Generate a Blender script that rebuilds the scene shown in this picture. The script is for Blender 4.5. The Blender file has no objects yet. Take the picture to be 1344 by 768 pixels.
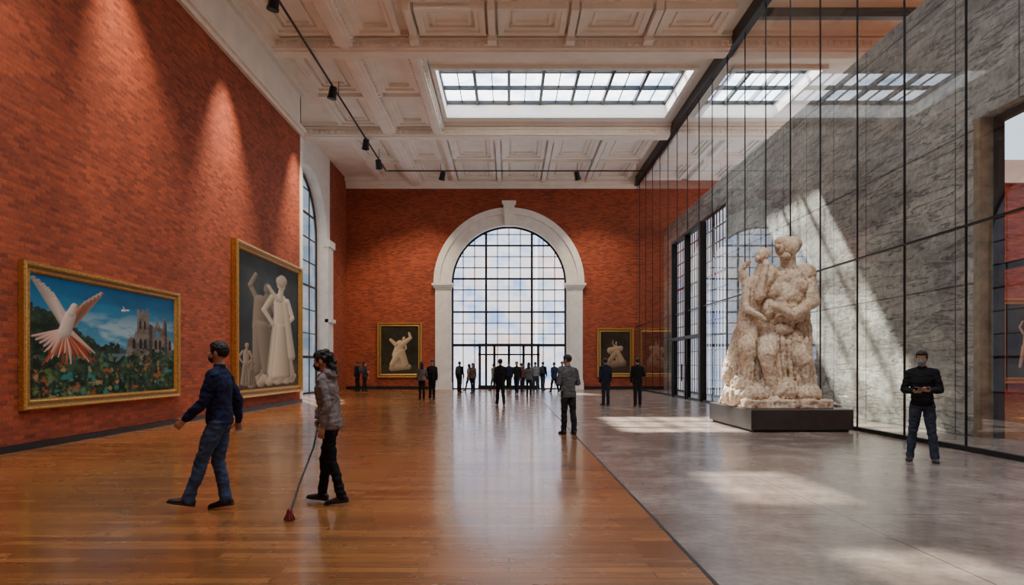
import bpy, math, random
import numpy as np
from mathutils import Vector, noise as mnoise
from mathutils.bvhtree import BVHTree
random.seed(7); np.random.seed(7)
scene = bpy.context.scene
COL = scene.collection
CH = 13.6      # ceiling height
BW = 44.3      # back wall distance
GX = 8.2       # glass partition plane
CX = 10.0      # concrete wall plane
LX = -8.8      # left wall plane

# ------------------------------------------------------------------ materials
def newmat(name):
    m = bpy.data.materials.new(name); m.use_nodes = True
    nt = m.node_tree
    return m, nt, nt.nodes["Principled BSDF"], nt.nodes["Material Output"]
def N(nt, t, **kw):
    n = nt.nodes.new(t)
    for k, v in kw.items(): setattr(n, k, v)
    return n
def L(nt, a, b): nt.links.new(a, b)
def ramp(nt, fac, stops):
    r = N(nt, 'ShaderNodeValToRGB'); e = r.color_ramp.elements
    e[0].position = stops[0][0]; e[0].color = (*stops[0][1], 1)
    e[1].position = stops[-1][0]; e[1].color = (*stops[-1][1], 1)
    for p, c in stops[1:-1]:
        x = e.new(p); x.color = (*c, 1)
    L(nt, fac, r.inputs[0]); return r.outputs[0]
def coords(nt, order='XYZ', scale=(1, 1, 1)):
    g = N(nt, 'ShaderNodeNewGeometry'); s = N(nt, 'ShaderNodeSeparateXYZ'); L(nt, g.outputs['Position'], s.inputs[0])
    c = N(nt, 'ShaderNodeCombineXYZ')
    for i, ch in enumerate(order):
        if ch == '0': continue
        L(nt, s.outputs[ch], c.inputs[i])
    m = N(nt, 'ShaderNodeMapping'); m.inputs['Scale'].default_value = scale
    L(nt, c.outputs[0], m.inputs[0]); return m.outputs[0]
def noise(nt, vec, scale, detail=4, rough=0.55):
    n = N(nt, 'ShaderNodeTexNoise'); n.inputs['Scale'].default_value = scale
    n.inputs['Detail'].default_value = detail; n.inputs['Roughness'].default_value = rough
    if vec is not None: L(nt, vec, n.inputs['Vector'])
    return n.outputs['Fac']
def mix(nt, fac, a, b, mode='MIX'):
    m = N(nt, 'ShaderNodeMix', data_type='RGBA', blend_type=mode)
    if isinstance(fac, float): m.inputs[0].default_value = fac
    else: L(nt, fac, m.inputs[0])
    for i, v in ((6, a), (7, b)):
        if isinstance(v, tuple): m.inputs[i].default_value = (*v, 1)
        else: L(nt, v, m.inputs[i])
    return m.outputs[2]
def bump(nt, b, h, strength, dist=0.01):
    n = N(nt, 'ShaderNodeBump'); n.inputs['Strength'].default_value = strength; n.inputs['Distance'].default_value = dist
    L(nt, h, n.inputs['Height']); L(nt, n.outputs[0], b.inputs['Normal'])
def simple(name, col, rough=0.5, metal=0.0, nscale=8.0, var=0.25, bs=0.0, bd=0.01):
    m, nt, b, o = newmat(name)
    v = coords(nt)
    n = noise(nt, v, nscale)
    c2 = tuple(max(0, x * (1 - var)) for x in col); c1 = tuple(min(1, x * (1 + var)) for x in col)
    L(nt, ramp(nt, n, [(0.3, c2), (0.7, c1)]), b.inputs['Base Color'])
    b.inputs['Roughness'].default_value = rough; b.inputs['Metallic'].default_value = metal
    if bs > 0: bump(nt, b, n, bs, bd)
    return m
def brickmat(name, order):
    m, nt, b, o = newmat(name)
    v = coords(nt, order)
    t = N(nt, 'ShaderNodeTexBrick'); L(nt, v, t.inputs['Vector'])
    t.inputs['Scale'].default_value = 1; t.inputs['Brick Width'].default_value = 0.28
    t.inputs['Row Height'].default_value = 0.092; t.inputs['Mortar Size'].default_value = 0.010
    t.inputs['Mortar Smooth'].default_value = 0.1; t.inputs['Bias'].default_value = -0.05
    t.inputs['Color1'].default_value = (0.45, 0.086, 0.034, 1)
    t.inputs['Color2'].default_value = (0.23, 0.040, 0.019, 1)
    t.inputs['Mortar'].default_value = (0.22, 0.095, 0.058, 1)
    n1 = noise(nt, v, 0.6, 5); n2 = noise(nt, v, 14, 3)
    c = mix(nt, 1.0, t.outputs['Color'], ramp(nt, n1, [(0.3, (0.82, 0.82, 0.82)), (0.7, (1.12, 1.08, 1.05))]), 'MULTIPLY')
    c = mix(nt, 1.0, c, ramp(nt, n2, [(0.3, (0.85, 0.83, 0.8)), (0.7, (1.1, 1.1, 1.1))]), 'MULTIPLY')
    L(nt, c, b.inputs['Base Color']); b.inputs['Roughness'].default_value = 0.78; b.inputs['Specular IOR Level'].default_value = 0.3
    inv = N(nt, 'ShaderNodeMath', operation='MULTIPLY_ADD'); L(nt, t.outputs['Fac'], inv.inputs[0]); inv.inputs[1].default_value = -1; L(nt, n2, inv.inputs[2])
    bump(nt, b, inv.outputs[0], 0.7, 0.01)
    return m
M = {}
M['brickL'] = brickmat('brick_left', 'YZ0')
M['brickB'] = brickmat('brick_back', 'XZ0')
M['plaster'] = simple('cream_plaster', (0.84, 0.77, 0.67), 0.7, 0, 1.5, 0.06, 0.05)
M['ceil'] = simple('ceiling_plaster', (0.90, 0.84, 0.75), 0.75, 0, 1.2, 0.06, 0.05)
M['white'] = simple('white_stone_trim', (0.80, 0.76, 0.70), 0.6, 0, 3, 0.08, 0.08)
M['black'] = simple('black_metal', (0.012, 0.012, 0.013), 0.4, 0.3, 6, 0.2)
M['plinth'] = simple('charcoal_plinth', (0.032, 0.029, 0.028), 0.4, 0, 5, 0.25)
M['gold'] = simple('gilded_wood', (0.58, 0.34, 0.09), 0.34, 0.85, 25, 0.35, 0.5, 0.01)
M['dark_gilt'] = simple('dark_gilt', (0.20, 0.11, 0.035), 0.5, 0.5, 25, 0.3, 0.3, 0.01)

def wood():
    m, nt, b, o = newmat('wood_floor_planks')
    v = coords(nt, 'XY0')
    t = N(nt, 'ShaderNodeTexBrick'); L(nt, v, t.inputs['Vector']); t.offset = 0.37; t.offset_frequency = 2
    t.inputs['Scale'].default_value = 1; t.inputs['Brick Width'].default_value = 1.7
    t.inputs['Row Height'].default_value = 0.13; t.inputs['Mortar Size'].default_value = 0.003
    t.inputs['Color1'].default_value = (0.38, 0.158, 0.044, 1); t.inputs['Color2'].default_value = (0.20, 0.074, 0.020, 1)
    t.inputs['Mortar'].default_value = (0.05, 0.02, 0.008, 1); t.inputs['Bias'].default_value = -0.05
    g = noise(nt, coords(nt, 'XY0', (1.0, 20, 1)), 1.6, 7, 0.7)
    n1 = noise(nt, v, 0.35, 3)
    c = mix(nt, 1.0, t.outputs['Color'], ramp(nt, g, [(0.28, (0.65, 0.61, 0.57)), (0.72, (1.3, 1.25, 1.2))]), 'MULTIPLY')
    c = mix(nt, 1.0, c, ramp(nt, n1, [(0.3, (0.85, 0.85, 0.85)), (0.7, (1.15, 1.12, 1.1))]), 'MULTIPLY')
    L(nt, c, b.inputs['Base Color'])
    r = N(nt, 'ShaderNodeMapRange'); L(nt, noise(nt, v, 1.3, 5), r.inputs[0]); r.inputs[3].default_value = 0.20; r.inputs[4].default_value = 0.34
    L(nt, r.outputs[0], b.inputs['Roughness'])
    b.inputs['Specular IOR Level'].default_value = 0.6
    b.inputs['Coat Weight'].default_value = 0.35; b.inputs['Coat Roughness'].default_value = 0.10
    n2 = noise(nt, coords(nt, 'XY0', (1, 6, 1)), 1.2, 3); bump(nt, b, n2, 0.06, 0.012)
    return m
M['wood'] = wood()
def stonefloor():
    m, nt, b, o = newmat('polished_concrete_floor')
    v = coords(nt, 'XY0')
    t = N(nt, 'ShaderNodeTexBrick'); L(nt, v, t.inputs['Vector']); t.offset = 0.0
    t.inputs['Scale'].default_value = 1; t.inputs['Brick Width'].default_value = 3.4
    t.inputs['Row Height'].default_value = 2.35; t.inputs['Mortar Size'].default_value = 0.008
    t.inputs['Color1'].default_value = (1, 1, 1, 1); t.inputs['Color2'].default_value = (0.88, 0.88, 0.88, 1)
    t.inputs['Mortar'].default_value = (0.35, 0.33, 0.32, 1)
    n1 = noise(nt, v, 1.1, 8, 0.65); n2 = noise(nt, v, 9, 6, 0.7)
    c = ramp(nt, n1, [(0.3, (0.20, 0.152, 0.124)), (0.5, (0.31, 0.245, 0.205)), (0.72, (0.46, 0.385, 0.33))])
    c = mix(nt, 1.0, c, ramp(nt, n2, [(0.3, (0.75, 0.75, 0.75)), (0.7, (1.2, 1.2, 1.2))]), 'MULTIPLY')
    c = mix(nt, 1.0, c, t.outputs['Color'], 'MULTIPLY')
    L(nt, c, b.inputs['Base Color'])
    r = N(nt, 'ShaderNodeMapRange'); L(nt, n1, r.inputs[0]); r.inputs[3].default_value = 0.12; r.inputs[4].default_value = 0.32
    L(nt, r.outputs[0], b.inputs['Roughness']); b.inputs['Specular IOR Level'].default_value = 0.7
    bump(nt, b, n2, 0.04, 0.008)
    return m
M['stonefloor'] = stonefloor()
def concrete():
    m, nt, b, o = newmat('rough_concrete_wall')
    v = coords(nt, 'YZX'); vs = coords(nt, 'YZX', (0.5, 2.0, 1)); vl = coords(nt, 'YZX', (0.35, 2.2, 1))
    n1 = noise(nt, vs, 0.9, 8, 0.65); n2 = noise(nt, v, 5, 8, 0.7); n3 = noise(nt, v, 0.35, 5); n4 = noise(nt, vl, 1.3, 7, 0.6)
    c = ramp(nt, n1, [(0.3, (0.32, 0.315, 0.29)), (0.5, (0.50, 0.49, 0.46)), (0.7, (0.72, 0.70, 0.65))])
    c = mix(nt, 1.0, c, ramp(nt, n2, [(0.32, (0.6, 0.6, 0.6)), (0.62, (1.15, 1.15, 1.15))]), 'MULTIPLY')
    c = mix(nt, 1.0, c, ramp(nt, n3, [(0.35, (0.68, 0.69, 0.70)), (0.65, (1.25, 1.22, 1.16))]), 'MULTIPLY')
    crack = ramp(nt, n4, [(0.0, (1, 1, 1)), (0.455, (1, 1, 1)), (0.475, (0.5, 0.49, 0.47)), (0.495, (1, 1, 1)), (0.60, (1, 1, 1)), (0.615, (0.65, 0.63, 0.61)), (0.63, (1, 1, 1)), (1.0, (1, 1, 1))])
    c = mix(nt, 1.0, c, crack, 'MULTIPLY')
    t = N(nt, 'ShaderNodeTexBrick'); L(nt, v, t.inputs['Vector']); t.offset = 0
    t.inputs['Scale'].default_value = 1; t.inputs['Brick Width'].default_value = 1.92; t.inputs['Row Height'].default_value = 3.3
    t.inputs['Mortar Size'].default_value = 0.022
    for k in ('Color1', 'Color2'): t.inputs[k].default_value = (1, 1, 1, 1)
    t.inputs['Mortar'].default_value = (0.30, 0.30, 0.30, 1)
    c = mix(nt, 1.0, c, t.outputs['Color'], 'MULTIPLY')
    L(nt, c, b.inputs['Base Color']); b.inputs['Roughness'].default_value = 0.8
    a = N(nt, 'ShaderNodeMath', operation='ADD'); L(nt, n1, a.inputs[0]); L(nt, n2, a.inputs[1])
    a2 = N(nt, 'ShaderNodeMath', operation='ADD'); L(nt, a.outputs[0], a2.inputs[0]); L(nt, crack, a2.inputs[1])
    bump(nt, b, a2.outputs[0], 0.9, 0.07)
    return m
M['concrete'] = concrete()
M['jamb'] = simple('raw_stone_jamb', (0.30, 0.22, 0.13), 0.85, 0, 4, 0.4, 0.6, 0.03)
def glass(name, refl, tint):
    m, nt, b, o = newmat(name); nt.nodes.remove(b)
    tr = N(nt, 'ShaderNodeBsdfTransparent'); tr.inputs[0].default_value = (*tint, 1)
    gl = N(nt, 'ShaderNodeBsdfGlossy'); gl.inputs['Roughness'].default_value = 0.0; gl.inputs[0].default_value = (0.9, 0.95, 1, 1)
    g = N(nt, 'ShaderNodeNewGeometry'); dt = N(nt, 'ShaderNodeVectorMath', operation='DOT_PRODUCT')
    L(nt, g.outputs['Normal'], dt.inputs[0]); L(nt, g.outputs['Incoming'], dt.inputs[1])
    ab = N(nt, 'ShaderNodeMath', operation='ABSOLUTE'); L(nt, dt.outputs['Value'], ab.inputs[0])
    om = N(nt, 'ShaderNodeMath', operation='SUBTRACT'); om.inputs[0].default_value = 1; L(nt, ab.outputs[0], om.inputs[1])
    pw = N(nt, 'ShaderNodeMath', operation='POWER'); L(nt, om.outputs[0], pw.inputs[0]); pw.inputs[1].default_value = 4.0
    ma = N(nt, 'ShaderNodeMath', operation='MULTIPLY_ADD', use_clamp=True); L(nt, pw.outputs[0], ma.inputs[0]); ma.inputs[1].default_value = .85; ma.inputs[2].default_value = refl
    mx = N(nt, 'ShaderNodeMixShader'); L(nt, ma.outputs[0], mx.inputs[0]); L(nt, tr.outputs[0], mx.inputs[1]); L(nt, gl.outputs[0], mx.inputs[2])
    L(nt, mx.outputs[0], o.inputs[0]); return m
M['glass'] = glass('partition_glass', 0.05, (0.91, 0.96, 0.96))
def skyglass(name, strength, cols, order, trans, sc=(0.6, 0.6, 0.6)):
    # diffusing daylight glass: lets the sun through and its noise-tinted emission stands in for daylight and haze
    m, nt, b, o = newmat(name); nt.nodes.remove(b)
    v = coords(nt, order, sc)
    n = noise(nt, v, 1.0, 5, 0.6)
    em = N(nt, 'ShaderNodeEmission'); em.inputs[1].default_value = strength
    L(nt, ramp(nt, n, cols), em.inputs[0])
    tr = N(nt, 'ShaderNodeBsdfTransparent'); tr.inputs[0].default_value = (trans, trans, trans, 1)
    ad = N(nt, 'ShaderNodeAddShader'); L(nt, em.outputs[0], ad.inputs[0]); L(nt, tr.outputs[0], ad.inputs[1])
    L(nt, ad.outputs[0], o.inputs[0]); return m
M['skyglass'] = skyglass('skylight_glass', 6.0, [(0.35, (0.30, 0.46, 0.68)), (0.5, (0.78, 0.88, 0.98)), (0.65, (1.0, 0.97, 0.92))], 'XYZ', 0.8)
M['winglass'] = skyglass('window_glass', 1.5, [(0.35, (0.30, 0.50, 0.95)), (0.5, (0.80, 0.90, 1.0)), (0.66, (1.0, 0.76, 0.70))], 'XZY', 0.8, (0.55, 0.85, 0.35))  # tinted emission paints bright daylight haze over the window view
M['sideglass'] = skyglass('side_window_glass', 1.1, [(0.35, (0.35, 0.52, 0.75)), (0.65, (0.90, 0.95, 1.0))], 'YZX', 0.5, (0.4, 0.6, 0.4))
M['recessglass'] = skyglass('recess_window_glass', 0.4, [(0.35, (0.35, 0.50, 0.68)), (0.65, (0.85, 0.92, 1.0))], 'YZX', 0.25, (0.4, 0.6, 0.4))
def facade():
    m, nt, b, o = newmat('city_facade')
    v = coords(nt, 'XZ0')
    t = N(nt, 'ShaderNodeTexBrick'); L(nt, v, t.inputs['Vector']); t.offset = 0
    t.inputs['Scale'].default_value = 1; t.inputs['Brick Width'].default_value = 2.2; t.inputs['Row Height'].default_value = 2.6
    t.inputs['Mortar Size'].default_value = 0.45; t.inputs['Color1'].default_value = (0.20, 0.28, 0.40, 1); t.inputs['Color2'].default_value = (0.40, 0.46, 0.56, 1)
    t.inputs['Mortar'].default_value = (0.72, 0.58, 0.52, 1)
    n1 = noise(nt, v, 0.15, 2)
    c = mix(nt, 1.0, t.outputs['Color'], ramp(nt, n1, [(0.4, (0.8, 0.7, 0.66)), (0.6, (1.1, 1.1, 1.15))]), 'MULTIPLY')
    L(nt, c, b.inputs['Base Color']); b.inputs['Roughness'].default_value = 0.7
    return m
M['facade'] = facade()
M['pave'] = simple('pavement', (0.45, 0.44, 0.43), 0.8, 0, 2, 0.15)
def sculpt():
    m, nt, b, o = newmat('rough_marble')
    v = coords(nt)
    n1 = noise(nt, v, 2.2, 8, 0.65); n2 = noise(nt, v, 14, 6, 0.7)
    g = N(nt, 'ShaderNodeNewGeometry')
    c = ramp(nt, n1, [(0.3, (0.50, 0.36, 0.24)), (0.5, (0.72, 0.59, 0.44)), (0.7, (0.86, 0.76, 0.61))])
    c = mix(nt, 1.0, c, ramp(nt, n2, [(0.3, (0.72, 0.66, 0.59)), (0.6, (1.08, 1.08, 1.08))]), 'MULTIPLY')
    c = mix(nt, 1.0, c, ramp(nt, g.outputs['Pointiness'], [(0.43, (0.28, 0.19, 0.12)), (0.51, (1.03, 1.03, 1.03))]), 'MULTIPLY')  # colour goes darker in creases, by pointiness
    L(nt, c, b.inputs['Base Color']); b.inputs['Roughness'].default_value = 0.6
    bump(nt, b, n2, 0.4, 0.025); return m
M['marble'] = sculpt()
def canvasmat():
    m, nt, b, o = newmat('oil_painting')
    a = N(nt, 'ShaderNodeAttribute', attribute_name='Col'); L(nt, a.outputs['Color'], b.inputs['Base Color'])
    b.inputs['Roughness'].default_value = 0.6; b.inputs['Specular IOR Level'].default_value = 0.15
    bump(nt, b, noise(nt, coords(nt), 30, 3), 0.15, 0.005); return m
M['canvas'] = canvasmat()
_cm = {}
def cloth(col, rough=0.85, kind='cloth'):
    k = (col, rough, kind)
    if k not in _cm:
        m, nt, b, o = newmat(kind)
        v = coords(nt); n = noise(nt, v, 9, 4)
        L(nt, ramp(nt, n, [(0.3, tuple(x * 0.7 for x in col)), (0.7, tuple(min(1, x * 1.25) for x in col))]), b.inputs['Base Color'])
        b.inputs['Roughness'].default_value = rough
        if kind == 'cloth': bump(nt, b, n, 0.6, 0.03); b.inputs['Specular IOR Level'].default_value = 0.2
        if kind == 'hair': bump(nt, b, noise(nt, v, 60, 3), 0.6, 0.01)
        _cm[k] = m
    return _cm[k]

# ------------------------------------------------------------------ mesh builder
class Src:
    def __init__(s): s.v = []; s.f = []; s.m = []
    def add(s, verts, faces, mat=0):
        o = len(s.v); s.v.extend([tuple(map(float, p)) for p in verts])
        for f in faces: s.f.append(tuple(i + o for i in f)); s.m.append(mat)
    def box(s, x0, x1, y0, y1, z0, z1, mat=0):
        v = [(x0, y0, z0), (x1, y0, z0), (x1, y1, z0), (x0, y1, z0), (x0, y0, z1), (x1, y0, z1), (x1, y1, z1), (x0, y1, z1)]
        s.add(v, [(0, 3, 2, 1), (4, 5, 6, 7), (0, 1, 5, 4), (1, 2, 6, 5), (2, 3, 7, 6), (3, 0, 4, 7)], mat)
    def ell(s, c, r, mat=0, R=None, nu=18, nv=12):
        c = np.array(c, float); r = np.array(r, float) if hasattr(r, '__len__') else np.array([r] * 3, float)
        vs = [np.array([0, 0, -1.0])]
        for j in range(1, nv):
            a = -math.pi / 2 + math.pi * j / nv
            for i in range(nu):
                b = 2 * math.pi * i / nu; vs.append(np.array([math.cos(a) * math.cos(b), math.cos(a) * math.sin(b), math.sin(a)]))
        vs.append(np.array([0, 0, 1.0]))
        P = np.array(vs) * r
        if R is not None: P = P @ np.array(R).T
        P += c; F = []; n = len(vs) - 1
        for i in range(nu):
            k = (i + 1) % nu; F.append((0, 1 + k, 1 + i)); F.append((n, n - nu + i, n - nu + k))
            for j in range(nv - 2):
                a = 1 + j * nu; F.append((a + i, a + k, a + nu + k, a + nu + i))
        s.add(P, F, mat)
    def rings(s, rings, mat=0):
        n = len(rings[0]); vs = [p for r in rings for p in r]
        F = []
        for j in range(len(rings) - 1):
            for i in range(n):
                k = (i + 1) % n; F.append((j * n + i, j * n + k, (j + 1) * n + k, (j + 1) * n + i))
        a = len(vs); vs.append(np.mean(rings[0], axis=0)); vs.append(np.mean(rings[-1], axis=0))
        b = (len(rings) - 1) * n
        for i in range(n):
            k = (i + 1) % n; F.append((a, k, i)); F.append((a + 1, b + i, b + k))
        s.add(vs, F, mat)
    def loft(s, secs, mat=0, n=20, U=(1, 0, 0), V=(0, 1, 0), T=None, p=2.0):
        U = np.array(U, float); V = np.array(V, float); R = []
        for c, ru, rv in secs:
            c = np.array(c, float); ring = []
            for i in range(n):
                a = 2 * math.pi * i / n; ca, sa = math.cos(a), math.sin(a)
                x = math.copysign(abs(ca) ** (2 / p), ca); y = math.copysign(abs(sa) ** (2 / p), sa)
                q = c + U * ru * x + V * rv * y
                ring.append(T(q) if T else q)
            R.append(np.array(ring))
        s.rings(R, mat)
    def taper(s, p0, p1, r0, r1, mat=0, n=14, caps=3):
        p0 = np.array(p0, float); p1 = np.array(p1, float); d = p1 - p0; ln = np.linalg.norm(d)
        if ln < 1e-6: return s.ell(p0, max(r0, r1), mat)
        d /= ln; h = np.array([0, 0, 1.0]) if abs(d[2]) < 0.9 else np.array([1.0, 0, 0])
        U = np.cross(d, h); U /= np.linalg.norm(U); V = np.cross(d, U); secs = []
        for i in range(caps, 0, -1):
            a = math.pi / 2 * i / (caps + 0.3); secs.append((p0 - d * r0 * math.sin(a), r0 * math.cos(a), r0 * math.cos(a)))
        secs.append((p0, r0, r0)); secs.append(((p0 + p1) / 2, (r0 + r1) / 2, (r0 + r1) / 2)); secs.append((p1, r1, r1))
        for i in range(1, caps + 1):
            a = math.pi / 2 * i / (caps + 0.3); secs.append((p1 + d * r1 * math.sin(a), r1 * math.cos(a), r1 * math.cos(a)))
        s.loft(secs, mat, n, U, V)
    def mesh(s, name='m'):
        me = bpy.data.meshes.new(name); me.from_pydata(s.v, [], s.f)
        me.polygons.foreach_set('material_index', s.m); me.update(); return me
    def obj(s, name, mats, smooth=False, parent=None, bevel=0):
        me = s.mesh(name)
        for m in mats: me.materials.append(m)
        if smooth: me.polygons.foreach_set('use_smooth', [True] * len(me.polygons))
        o = bpy.data.objects.new(name, me); COL.objects.link(o)
        if parent: o.parent = parent
        if bevel:
            b = o.modifiers.new('b', 'BEVEL'); b.width = bevel; b.segments = 2; b.limit_method = 'ANGLE'
        return o

def remesh(src, voxel, smooth_it=2, fac=0.5):
    me = src.mesh('tmp'); o = bpy.data.objects.new('tmp', me); COL.objects.link(o)
    r = o.modifiers.new('r', 'REMESH'); r.mode = 'VOXEL'; r.voxel_size = voxel
    if smooth_it:
        sm = o.modifiers.new('s', 'SMOOTH'); sm.factor = fac; sm.iterations = smooth_it
    dg = bpy.context.evaluated_depsgraph_get(); dg.update()
    out = bpy.data.meshes.new_from_object(o.evaluated_get(dg))
    bpy.data.objects.remove(o); bpy.data.meshes.remove(me)
    return out

# ------------------------------------------------------------------ room shell
s = Src(); s.box(-12.5, 1.45, -8, BW + .4, -0.1, 0)
s.obj('floor_wood', [M['wood']])
s = Src(); s.box(1.45, CX + .4, -8, BW + .4, -0.1, 0)
s.obj('floor_concrete', [M['stonefloor']])
s = Src(); s.box(CX + .4, 27, 6, 29.7, -0.1, 0)
s.obj('floor_adjacent', [M['wood']])
s = Src(); s.box(1.435, 1.465, -8, BW, 0, 0.004); s.obj('trim_floor_strip', [M['black']])

# left wall
s = Src(); s.box(LX - 1.7, LX, -8, 29, 0, 11.2, 0); s.obj('wall_left', [M['brickL']])
s = Src()
s.box(LX - 1.7, LX, -8, 29, 11.2, CH)
s.box(LX, LX + .12, -8, 29, 11.2, 11.35); s.box(LX, LX + .22, -8, 29, 11.35, 11.5)
s.box(LX, LX + .18, -8, 29, 12.9, 13.1); s.box(LX, LX + .35, -8, 29, 13.1, 13.3); s.box(LX, LX + .5, -8, 29, 13.3, CH)
s.box(LX - 1.7, LX + .04, 28.8, 29.15, 0, 11.2)
s.obj('wall_left_upper', [M['plaster']])
s = Src(); s.box(LX, LX + .06, -8, 29, 0, .12); s.obj('baseboard_left', [M['black']])

def arch_wall(S, mp, u0, u1, z1, uc, r, zs, th, mat=0, seg=40, revmat=None):
    if revmat is None: revmat = mat
    def q(a, m): S.add([mp(*p) for p in a], [tuple(range(len(a)))], m)
    for t in (0, th):
        q([(u0, 0, t), (uc - r, 0, t), (uc - r, zs, t), (u0, zs, t)], mat)
        q([(u0, zs, t), (uc - r, zs, t), (uc - r, z1, t), (u0, z1, t)], mat)
        q([(uc + r, 0, t), (u1, 0, t), (u1, zs, t), (uc + r, zs, t)], mat)
        q([(uc + r, zs, t), (u1, zs, t), (u1, z1, t), (uc + r, z1, t)], mat)
        for i in range(seg):
            a = math.pi - math.pi * i / seg; b = math.pi - math.pi * (i + 1) / seg
            q([(uc + r * math.cos(a), zs + r * math.sin(a), t), (uc + r * math.cos(b), zs + r * math.sin(b), t),
               (uc + r * math.cos(b), z1, t), (uc + r * math.cos(a), z1, t)], mat)
    for i in range(seg):
        a = math.pi - math.pi * i / seg; b = math.pi - math.pi * (i + 1) / seg
        q([(uc + r * math.cos(a), zs + r * math.sin(a), 0), (uc + r * math.cos(b), zs + r * math.sin(b), 0),
           (uc + r * math.cos(b), zs + r * math.sin(b), th), (uc + r * math.cos(a), zs + r * math.sin(a), th)], revmat)
    for sg in (-1, 1):
        q([(uc + sg * r, 0, 0), (uc + sg * r, zs, 0), (uc + sg * r, zs, th), (uc + sg * r, 0, th)], revmat)
def arch_ring(S, mp, uc, zs, r0, r1, t0, t1, mat=0, seg=48):
    P = lambda a, r, t: mp(uc + r * math.cos(a), zs + r * math.sin(a), t)
    for i in range(seg):
        a = math.pi * i / seg; b = math.pi * (i + 1) / seg
        S.add([P(a, r0, t0), P(b, r0, t0), P(b, r1, t0), P(a, r1, t0)], [(0, 1, 2, 3)], mat)
        S.add([P(a, r1, t0), P(b, r1, t0), P(b, r1, t1), P(a, r1, t1)], [(0, 1, 2, 3)], mat)
        S.add([P(a, r0, t0), P(b, r0, t0), P(b, r0, t1), P(a, r0, t1)], [(0, 1, 2, 3)], mat)

# back wall with arch
mpB = lambda u, z, t: (u, BW + t, z)
s = Src(); R0 = 3.75; ZS = 6.85
arch_wall(s, mpB, -10.9, 14, CH, 0, R0, ZS, .6, 0, 48, 1)
s.obj('wall_back', [M['brickB'], M['white']])
s = Src()
arch_ring(s, mpB, 0, ZS, R0 - .02, 4.75, -.12, .1); arch_ring(s, mpB, 0, ZS, 4.45, 4.85, -.26, .0); arch_ring(s, mpB, 0, ZS, R0 - .05, 3.98, -.2, .1)
for sg in (-1, 1):
    a, b = sorted((sg * (R0 - .02), sg * 4.75))
    s.box(a, b, BW - .14, BW, 0, ZS - .35)
    a2, b2 = sorted((sg * (R0 + .12), sg * 4.55)); s.box(a2, b2, BW - .2, BW - .14, .6, ZS - .6)
    for dz, e in ((0, .05), (.1, .12), (.22, .2)):
        s.box(a - e, b + e, BW - .18 - e, BW, ZS - .38 + dz, ZS - .38 + dz + .14)
    s.box(a - .06, b + .06, BW - .24, BW, 0, .45); s.box(a - .03, b + .03, BW - .2, BW, .45, .6)
kz = ZS + R0
s.add([(-.25, BW - .4, kz - .1), (.25, BW - .4, kz - .1), (.38, BW - .4, kz + 1.45), (-.38, BW - .4, kz + 1.45),
       (-.25, BW, kz - .1), (.25, BW, kz - .1), (.38, BW, kz + 1.45), (-.38, BW, kz + 1.45)],
      [(0, 1, 2, 3), (1, 5, 6, 2), (4, 0, 3, 7), (3, 2, 6, 7), (0, 4, 5, 1)])
s.box(-.45, .45, BW - .45, BW, kz + 1.3, kz + 1.5)
s.obj('trim_arch', [M['white']])
s = Src()
s.box(-10.5, -4.85, BW - .06, BW, 0, .2); s.box(4.85, CX, BW - .06, BW, 0, .2)
s.obj('baseboard_back', [M['black']])
s = Src()
for i, (e, z0, z1) in enumerate(((.15, 12.95, 13.15), (.3, 13.15, 13.35), (.5, 13.35, CH))):
    s.box(-10.5, GX, BW - e, BW, z0, z1)
s.obj('trim_back_cornice', [M['ceil']])

def arch_window(name, mp, uc, r, zs, ncol, dz, t, glassmat, thick_cols=(), zdoor=2.86, bar=.06, doors=True):
    S = Src()
    def bx(u0, u1, z0, z1, t0, t1, m=0):
        c = [mp(u, z, tt) for u in (u0, u1) for z in (z0, z1) for tt in (t0, t1)]
        S.add(c, [(0, 1, 3, 2), (4, 6, 7, 5), (0, 4, 5, 1), (2, 3, 7, 6), (0, 2, 6, 4), (1, 5, 7, 3)], m)
    top = lambda u: zs + math.sqrt(max(0, r * r - (u - uc) ** 2))
    for i in range(1, ncol):
        u = uc - r + 2 * r * i / ncol; w = bar * (2.4 if i in thick_cols else 1)
        bx(u - w / 2, u + w / 2, 0, top(u), t - .04, t + .04 if i not in thick_cols else t + .08)
    z = zdoor; k = 0
    while z < zs + r - .2:
        h = r if z < zs else math.sqrt(max(0, r * r - (z - zs) ** 2))
        w = bar * (3.0 if k == 0 else (2.0 if k % 3 == 0 else 1))
        bx(uc - h, uc + h, z - w / 2, z + w / 2, t - .05, t + .05); z += dz; k += 1
    bx(uc - r, uc - r + .12, 0, zs, t - .07, t + .07); bx(uc + r - .12, uc + r, 0, zs, t - .07, t + .07)
    bx(uc - r, uc + r, 0, .08, t - .07, t + .07)
    arch_ring(S, mp, uc, zs, r - .12, r, t - .07, t + .07)
    if doors:
        for i in (-2, -1, 0, 1, 2):
            u = uc + i * .95; bx(u - .08, u + .08, 0, zdoor, t - .12, t + .08)
        bx(uc - 2, uc + 2, 2.2, 2.3, t - .12, t + .08); bx(uc - 2, uc + 2, zdoor - .08, zdoor + .1, t - .14, t + .08)
        for i in (-1.5, -.5, .5, 1.5):
            bx(uc + i * .95 - .03, uc + i * .95 + .0, .9, 1.4, t - .18, t - .15)
        bx(uc - 2, uc + 2, .0, .25, t - .1, t + .06)
    pts = [mp(uc - r, 0, t + .01), mp(uc + r, 0, t + .01)] + [mp(uc + r * math.cos(a), zs + r * math.sin(a), t + .01) for a in np.linspace(0, math.pi, 40)]
    S.add(pts, [tuple(range(len(pts)))], 1)
    return S.obj(name, [M['black'], glassmat])
arch_window('window_1', mpB, 0, R0 - .03, ZS, 10, .72, .35, M['winglass'], (3, 7))

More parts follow.
